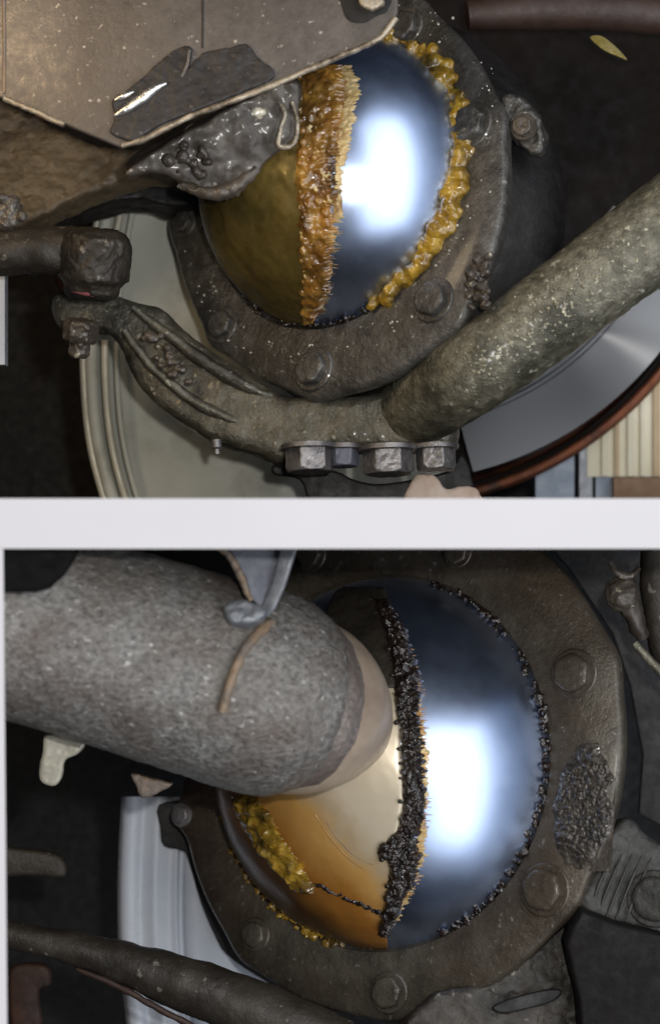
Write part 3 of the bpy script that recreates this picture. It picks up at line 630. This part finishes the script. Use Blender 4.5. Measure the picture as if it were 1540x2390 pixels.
# --- knuckle (lower)
knL = thing('steering_knuckle', 'oily olive grey knuckle ring with black gritty seal, lower view', 'knuckle', CL)
outL = ellipse((937, 1783), 600, 503, (.309, -.951), 180)
boltL = [(1340, 1572, 54), (1272, 2078, 58), (908, 2318, 46), (596, 2182, 38), (726, 1296, 40), (1068, 1288, 36), (424, 1902, 28)]
earsL = [(ang_of(ringL, *p[:2]), 14, .09) for p in boltL[:6]]+[(ang_of(ringL, 424, 1902), 34, .07)]
make_ring('retainer_ring', ringL, RL, outL, 56, M['ring2'], knL, earsL, lip=14)
loops = []
for f, h in ((.95, -52), (.95, -80), (.89, -110), (.88, -170), (.86, -230), (.80, -300), (.7, -330)):
    L = []
    for p in outL:
        q = ringL.at(p.x, p.y); L.append(ringL.O+(q-ringL.O)*f+nL*(h*S))
    loops.append(L)
loft('housing', loops, M['black'], knL)
for i, (u, v, r) in enumerate(boltL):
    bolt(knL, ringL.at(u, v, 0), nL, r*.86, r*.5, M['ring2'] if i < 6 else M['nut'], rot=.4*i, grime=1.5, hexy=True, wash=1.22)
random.seed(31); it = []
for k, t in enumerate(arc_angles(ringL, [(1000, 1362), (1090, 1395), (1150, 1455), (1205, 1560), (1240, 1660), (1245, 1760), (1232, 1860), (1200, 1945), (1150, 2040), (1090, 2100), (1010, 2155)], 150)):
    for _ in range(2):
        it.append((on_circle(ringL, RL+random.uniform(-12, 14), t+random.uniform(-.012, .012), random.uniform(-12, 6)), random.choice((3, 4, 5, 6, 8, 11))*random.uniform(.8, 1.1)))
sg = blobs('seal_grease', it, M['blackgrease'], knL, 2.2, [(12, 8), (5, 3)], 3); sg['label'] = 'black gritty grease bead along the right side of the seal'
it = []
for k, t in enumerate(arc_angles(ringL, [(521, 1907), (535, 1985), (565, 2045), (610, 2096), (670, 2137), (745, 2172), (800, 2188)], 70)):
    for _ in range(2):
        it.append((on_circle(ringL, RL+random.uniform(-8, 16), t+random.uniform(-.012, .012), random.uniform(-10, 4)), random.choice((3, 4, 5, 7, 10))*random.uniform(.8, 1.1)))
sg = blobs('seal_grease', it, M['yellow'], knL, 2.0, [(16, 9), (6, 3)], 3); sg['label'] = 'mottled yellow grease bead along the lower left of the seal'
V = []; F = []; NU, NV = 70, 130
for i in range(NV+1):
    for k in range(NU+1):
        x, y = k/NU*2-1, i/NV*2-1; u = 1362+72*x-8*y; v = 1884+150*y
        q = Vector((u/24.0, v/24.0, 3.1)); edge_ = 1-(x*x+y*y)+.45*noise.noise(q*.6)
        h = -3 if edge_ < 0 else min(1, edge_*2.2)*(5+9*abs(noise.fractal(q, .9, 2.1, 4))+9*max(0, noise.noise(q*1.8))+4*noise.noise(q*4.5))
        V.append(ringL.at(u, v, h if edge_ > 0 else -4))
for i in range(NV):
    for k in range(NU):
        a_ = i*(NU+1)+k; F.append((a_, a_+1, a_+NU+2, a_+NU+1))
dl = obj('dirt_patch', V, F, M['dirt'], knL, ang=80); dl['label'] = 'gritty clod of road dirt on the right of the ring'
bs = plate('boss', [(1000, 2330), (1120, 2290), (1240, 2220), (1320, 2150), (1345, 2240), (1352, 2300), (1370, 2440), (960, 2440)], flat(-215, .1, .2, 1150, 2320), 140, M['dark'], knL, bev=26, smooth=4); rough(bs, 5, [(40, 14), (14, 4)])
plate('slot', [(1150, 2350), (1210, 2325), (1290, 2308), (1312, 2316), (1290, 2338), (1220, 2358), (1170, 2366)], flat(-245, .1, .2, 1150, 2320), 20, M['black'], knL, bev=5, smooth=3)
# --- lever arm on the right with its bolt
la = thing('lever_arm', 'grey ribbed lever arm with a round bolt at the right edge', 'lever', P(1450, 2150, 40))
lb = plate('arm_body', [(1345, 2110), (1385, 2040), (1420, 1945), (1470, 1905), (1530, 1960), (1660, 2020), (1660, 2220), (1500, 2176), (1400, 2146)], flat(-270, .1, .2, 1450, 2060), 110, M['lever'], la, bev=24, smooth=4); rough(lb, 5, [(40, 10), (14, 4)])
for k in range(5):
    tube('rib', [(1372+k*22, 2130+k*5, -280-k*3, 3), (1400+k*22, 2060+k*4, -279-k*3, 4), (1432+k*22, 1985+k*4, -262-k*3, 2)], M['lever'], la, nseg=10, sub=6, noise_amp=2, noise_sc=14)
bolt(la, P(1528, 2098, -290), Vector((-.3, -1, .1)), 50, 24, M['lever'], hexy=False, grime=4)
bk = plate('black_block', [(1358, 2128), (1440, 2160), (1660, 2212), (1660, 2460), (1360, 2460), (1350, 2330), (1336, 2277), (1322, 2206), (1334, 2170)], flat(-320, .05, -.1, 1440, 2300), 80, M['black'], None, bev=10); bk.data.materials[0] = M['block']
tag(bk, 'black rubber block in the bottom right corner of the lower view', 'block')
# --- hub parts at upper right
hk = thing('linkage_knob', 'pale grey metal linkage knob at the upper right of the lower view', 'linkage', P(1460, 1400, 200))
kb = lathe('knob', P(1452, 1386, -150), Vector((-.4, -1, .5)), [(20, -60), (34, -30), (40, 0), (36, 20), (20, 30), (8, 32)], M['greasy'], hk, N=32); rough(kb, 3, [(24, 12)])
tube('neck', [(1462, 1400, -130, 30), (1480, 1440, -130, 24), (1500, 1490, -120, 16)], M['greasy'], hk, nseg=20, sub=6, noise_amp=6, noise_sc=20)
tube('curved_clip', [(1424, 1312, -170, 6), (1440, 1336, -180, 8), (1468, 1344, -180, 8), (1492, 1326, -170, 6)], M['greasy'], hk, nseg=14, sub=8, noise_amp=2, noise_sc=12)
cl = tube('grey_column', [(1530, 1240, -60, 36), (1534, 1400, -60, 38), (1560, 1560, -60, 36)], M['dark'], None, nseg=24, sub=5, noise_amp=4, noise_sc=30); tag(cl, 'dim grey column at the right edge above the thin rod', 'column')
rd = tube('thin_rod', [(1480, 1500, -150, 9), (1540, 1566, -150, 10), (1660, 1690, -150, 11)], M['bar'], None, nseg=16, sub=5, noise_amp=2, noise_sc=14); tag(rd, 'thin grey rod slanting down to the right edge', 'rod')
dp = plate('dust_plate', [(1250, 1240), (1330, 1330), (1430, 1480), (1470, 1600), (1500, 1760), (1490, 1900), (1660, 1990), (1660, 1240)], flat(420), 20, M['black'], None, bev=4); tag(dp, 'black dust plate behind the knuckle on the right', 'plate')
# --- lower left
rw = thing('wheel_barrel', 'white vertical ribbed wheel barrel seen between axle and dark rod', 'wheel', P(400, 2400, 360))
prof = [(276, 0), (284, -26), (300, -36), (318, -30), (330, -20), (346, -26), (362, -34), (378, -26), (398, -16), (414, -20), (420, -2), (428, -2), (434, -18), (452, -26), (480, -20), (520, -8), (640, 0)]
verts = []; faces = []
rows = [(1860, 8), (1920, 4), (2000, 0), (2100, -2), (2200, 0), (2300, 8), (2440, 26)]
rr = crom([(v, s_, 0) for v, s_ in rows], 4)
pp = crom([(u, d, 0) for u, d in prof], 4); n2 = len(pp)
for r in rr:
    for q in pp: verts.append(P(q.x+r.y, r.x, 380+q.y))
for r in rr:
    for q in pp: verts.append(P(q.x+r.y, r.x, 400+q.y))
H = len(rr)*n2
for i in range(len(rr)-1):
    for k in range(n2-1):
        a_ = i*n2+k
        faces.append((a_, a_+1, a_+1+n2, a_+n2)); faces.append((H+a_, H+a_+n2, H+a_+1+n2, H+a_+1))
    a_ = i*n2; faces.append((a_, a_+n2, H+a_+n2, H+a_)); a_ += n2-1; faces.append((a_, H+a_, H+a_+n2, a_+n2))
obj('barrel', verts, faces, M['rimwhite'], rw, ang=70)
dk = plate('dark_bracket', [(370, 1880), (440, 1870), (520, 1880), (560, 1960), (600, 2100), (640, 2220), (700, 2330), (600, 2280), (530, 2230), (505, 2190), (470, 2110), (440, 2010), (425, 1985), (382, 1975), (374, 1930)], flat(330), 20, M['black'], None, bev=4, smooth=3)
tag(dk, 'black bracket edge between the white wheel barrel and the knuckle ring', 'bracket')
tr = thing('tie_rod', 'dark grey tie rod crossing the bottom left of the lower view', 'tie rod', P(400, 2390, -60))
tube('rod', [(-100, 2160, -40, 30), (100, 2198, -50, 34), (240, 2232, -60, 44), (380, 2280, -70, 60), (520, 2330, -80, 68), (640, 2380, -90, 70), (800, 2450, -100, 70)], M['dark'], tr, nseg=32, sub=8, noise_amp=5, noise_sc=50)
tube('rim_lit_edge', [(180, 2262, -78, 6), (280, 2306, -98, 8), (360, 2350, -110, 8), (450, 2398, -120, 8)], M['hose'], tr, nseg=12, sub=6, noise_amp=3, noise_sc=20)  # rim light on the rod's lower edge painted as a brown bead
bt = plate('bump_stop', [(-40, 1262), (196, 1262), (178, 1304), (150, 1346), (118, 1374), (84, 1384), (-40, 1385)], flat(-860, .1, -.1, 80, 1320), 60, M['soot'], None, bev=14)
tag(bt, 'black rubber stop in the top left corner above the grey axle tube', 'bump stop')
pg = plate('pale_peg', [(104, 1716), (150, 1722), (196, 1732), (186, 1756), (152, 1776), (146, 1800), (138, 1826), (118, 1836), (92, 1820), (92, 1786), (100, 1750)], flat(-420), 34, M['lip'], None, bev=12, smooth=4); rough(pg, 3, [(20, 4)])
tag(pg, 'small pale peg sticking down below the axle casting', 'peg')
bw = plate('brown_wedge', [(304, 1806), (352, 1816), (404, 1830), (372, 1850), (332, 1866), (318, 1838)], flat(-260), 40, M['weld'], None, bev=8, smooth=2); rough(bw, 3, [(16, 5)])
tag(bw, 'small brown wedge below the axle casting above the white wheel', 'wedge')
rs = plate('rust_bracket', [(24, 2262), (70, 2250), (112, 2258), (118, 2300), (90, 2318), (96, 2400), (30, 2410), (18, 2320)], flat(200), 30, M['orange'], None, bev=12, smooth=4); tag(rs, 'dim rusty orange bracket in the bottom left corner', 'bracket')
gr = plate('grey_bar', [(-60, 1980), (60, 1984), (140, 2000), (150, 2050), (60, 2046), (-60, 2050)], flat(300), 40, M['dark'], None, bev=12, smooth=3); tag(gr, 'dim dark grey bar at the left edge of the lower view', 'bar')
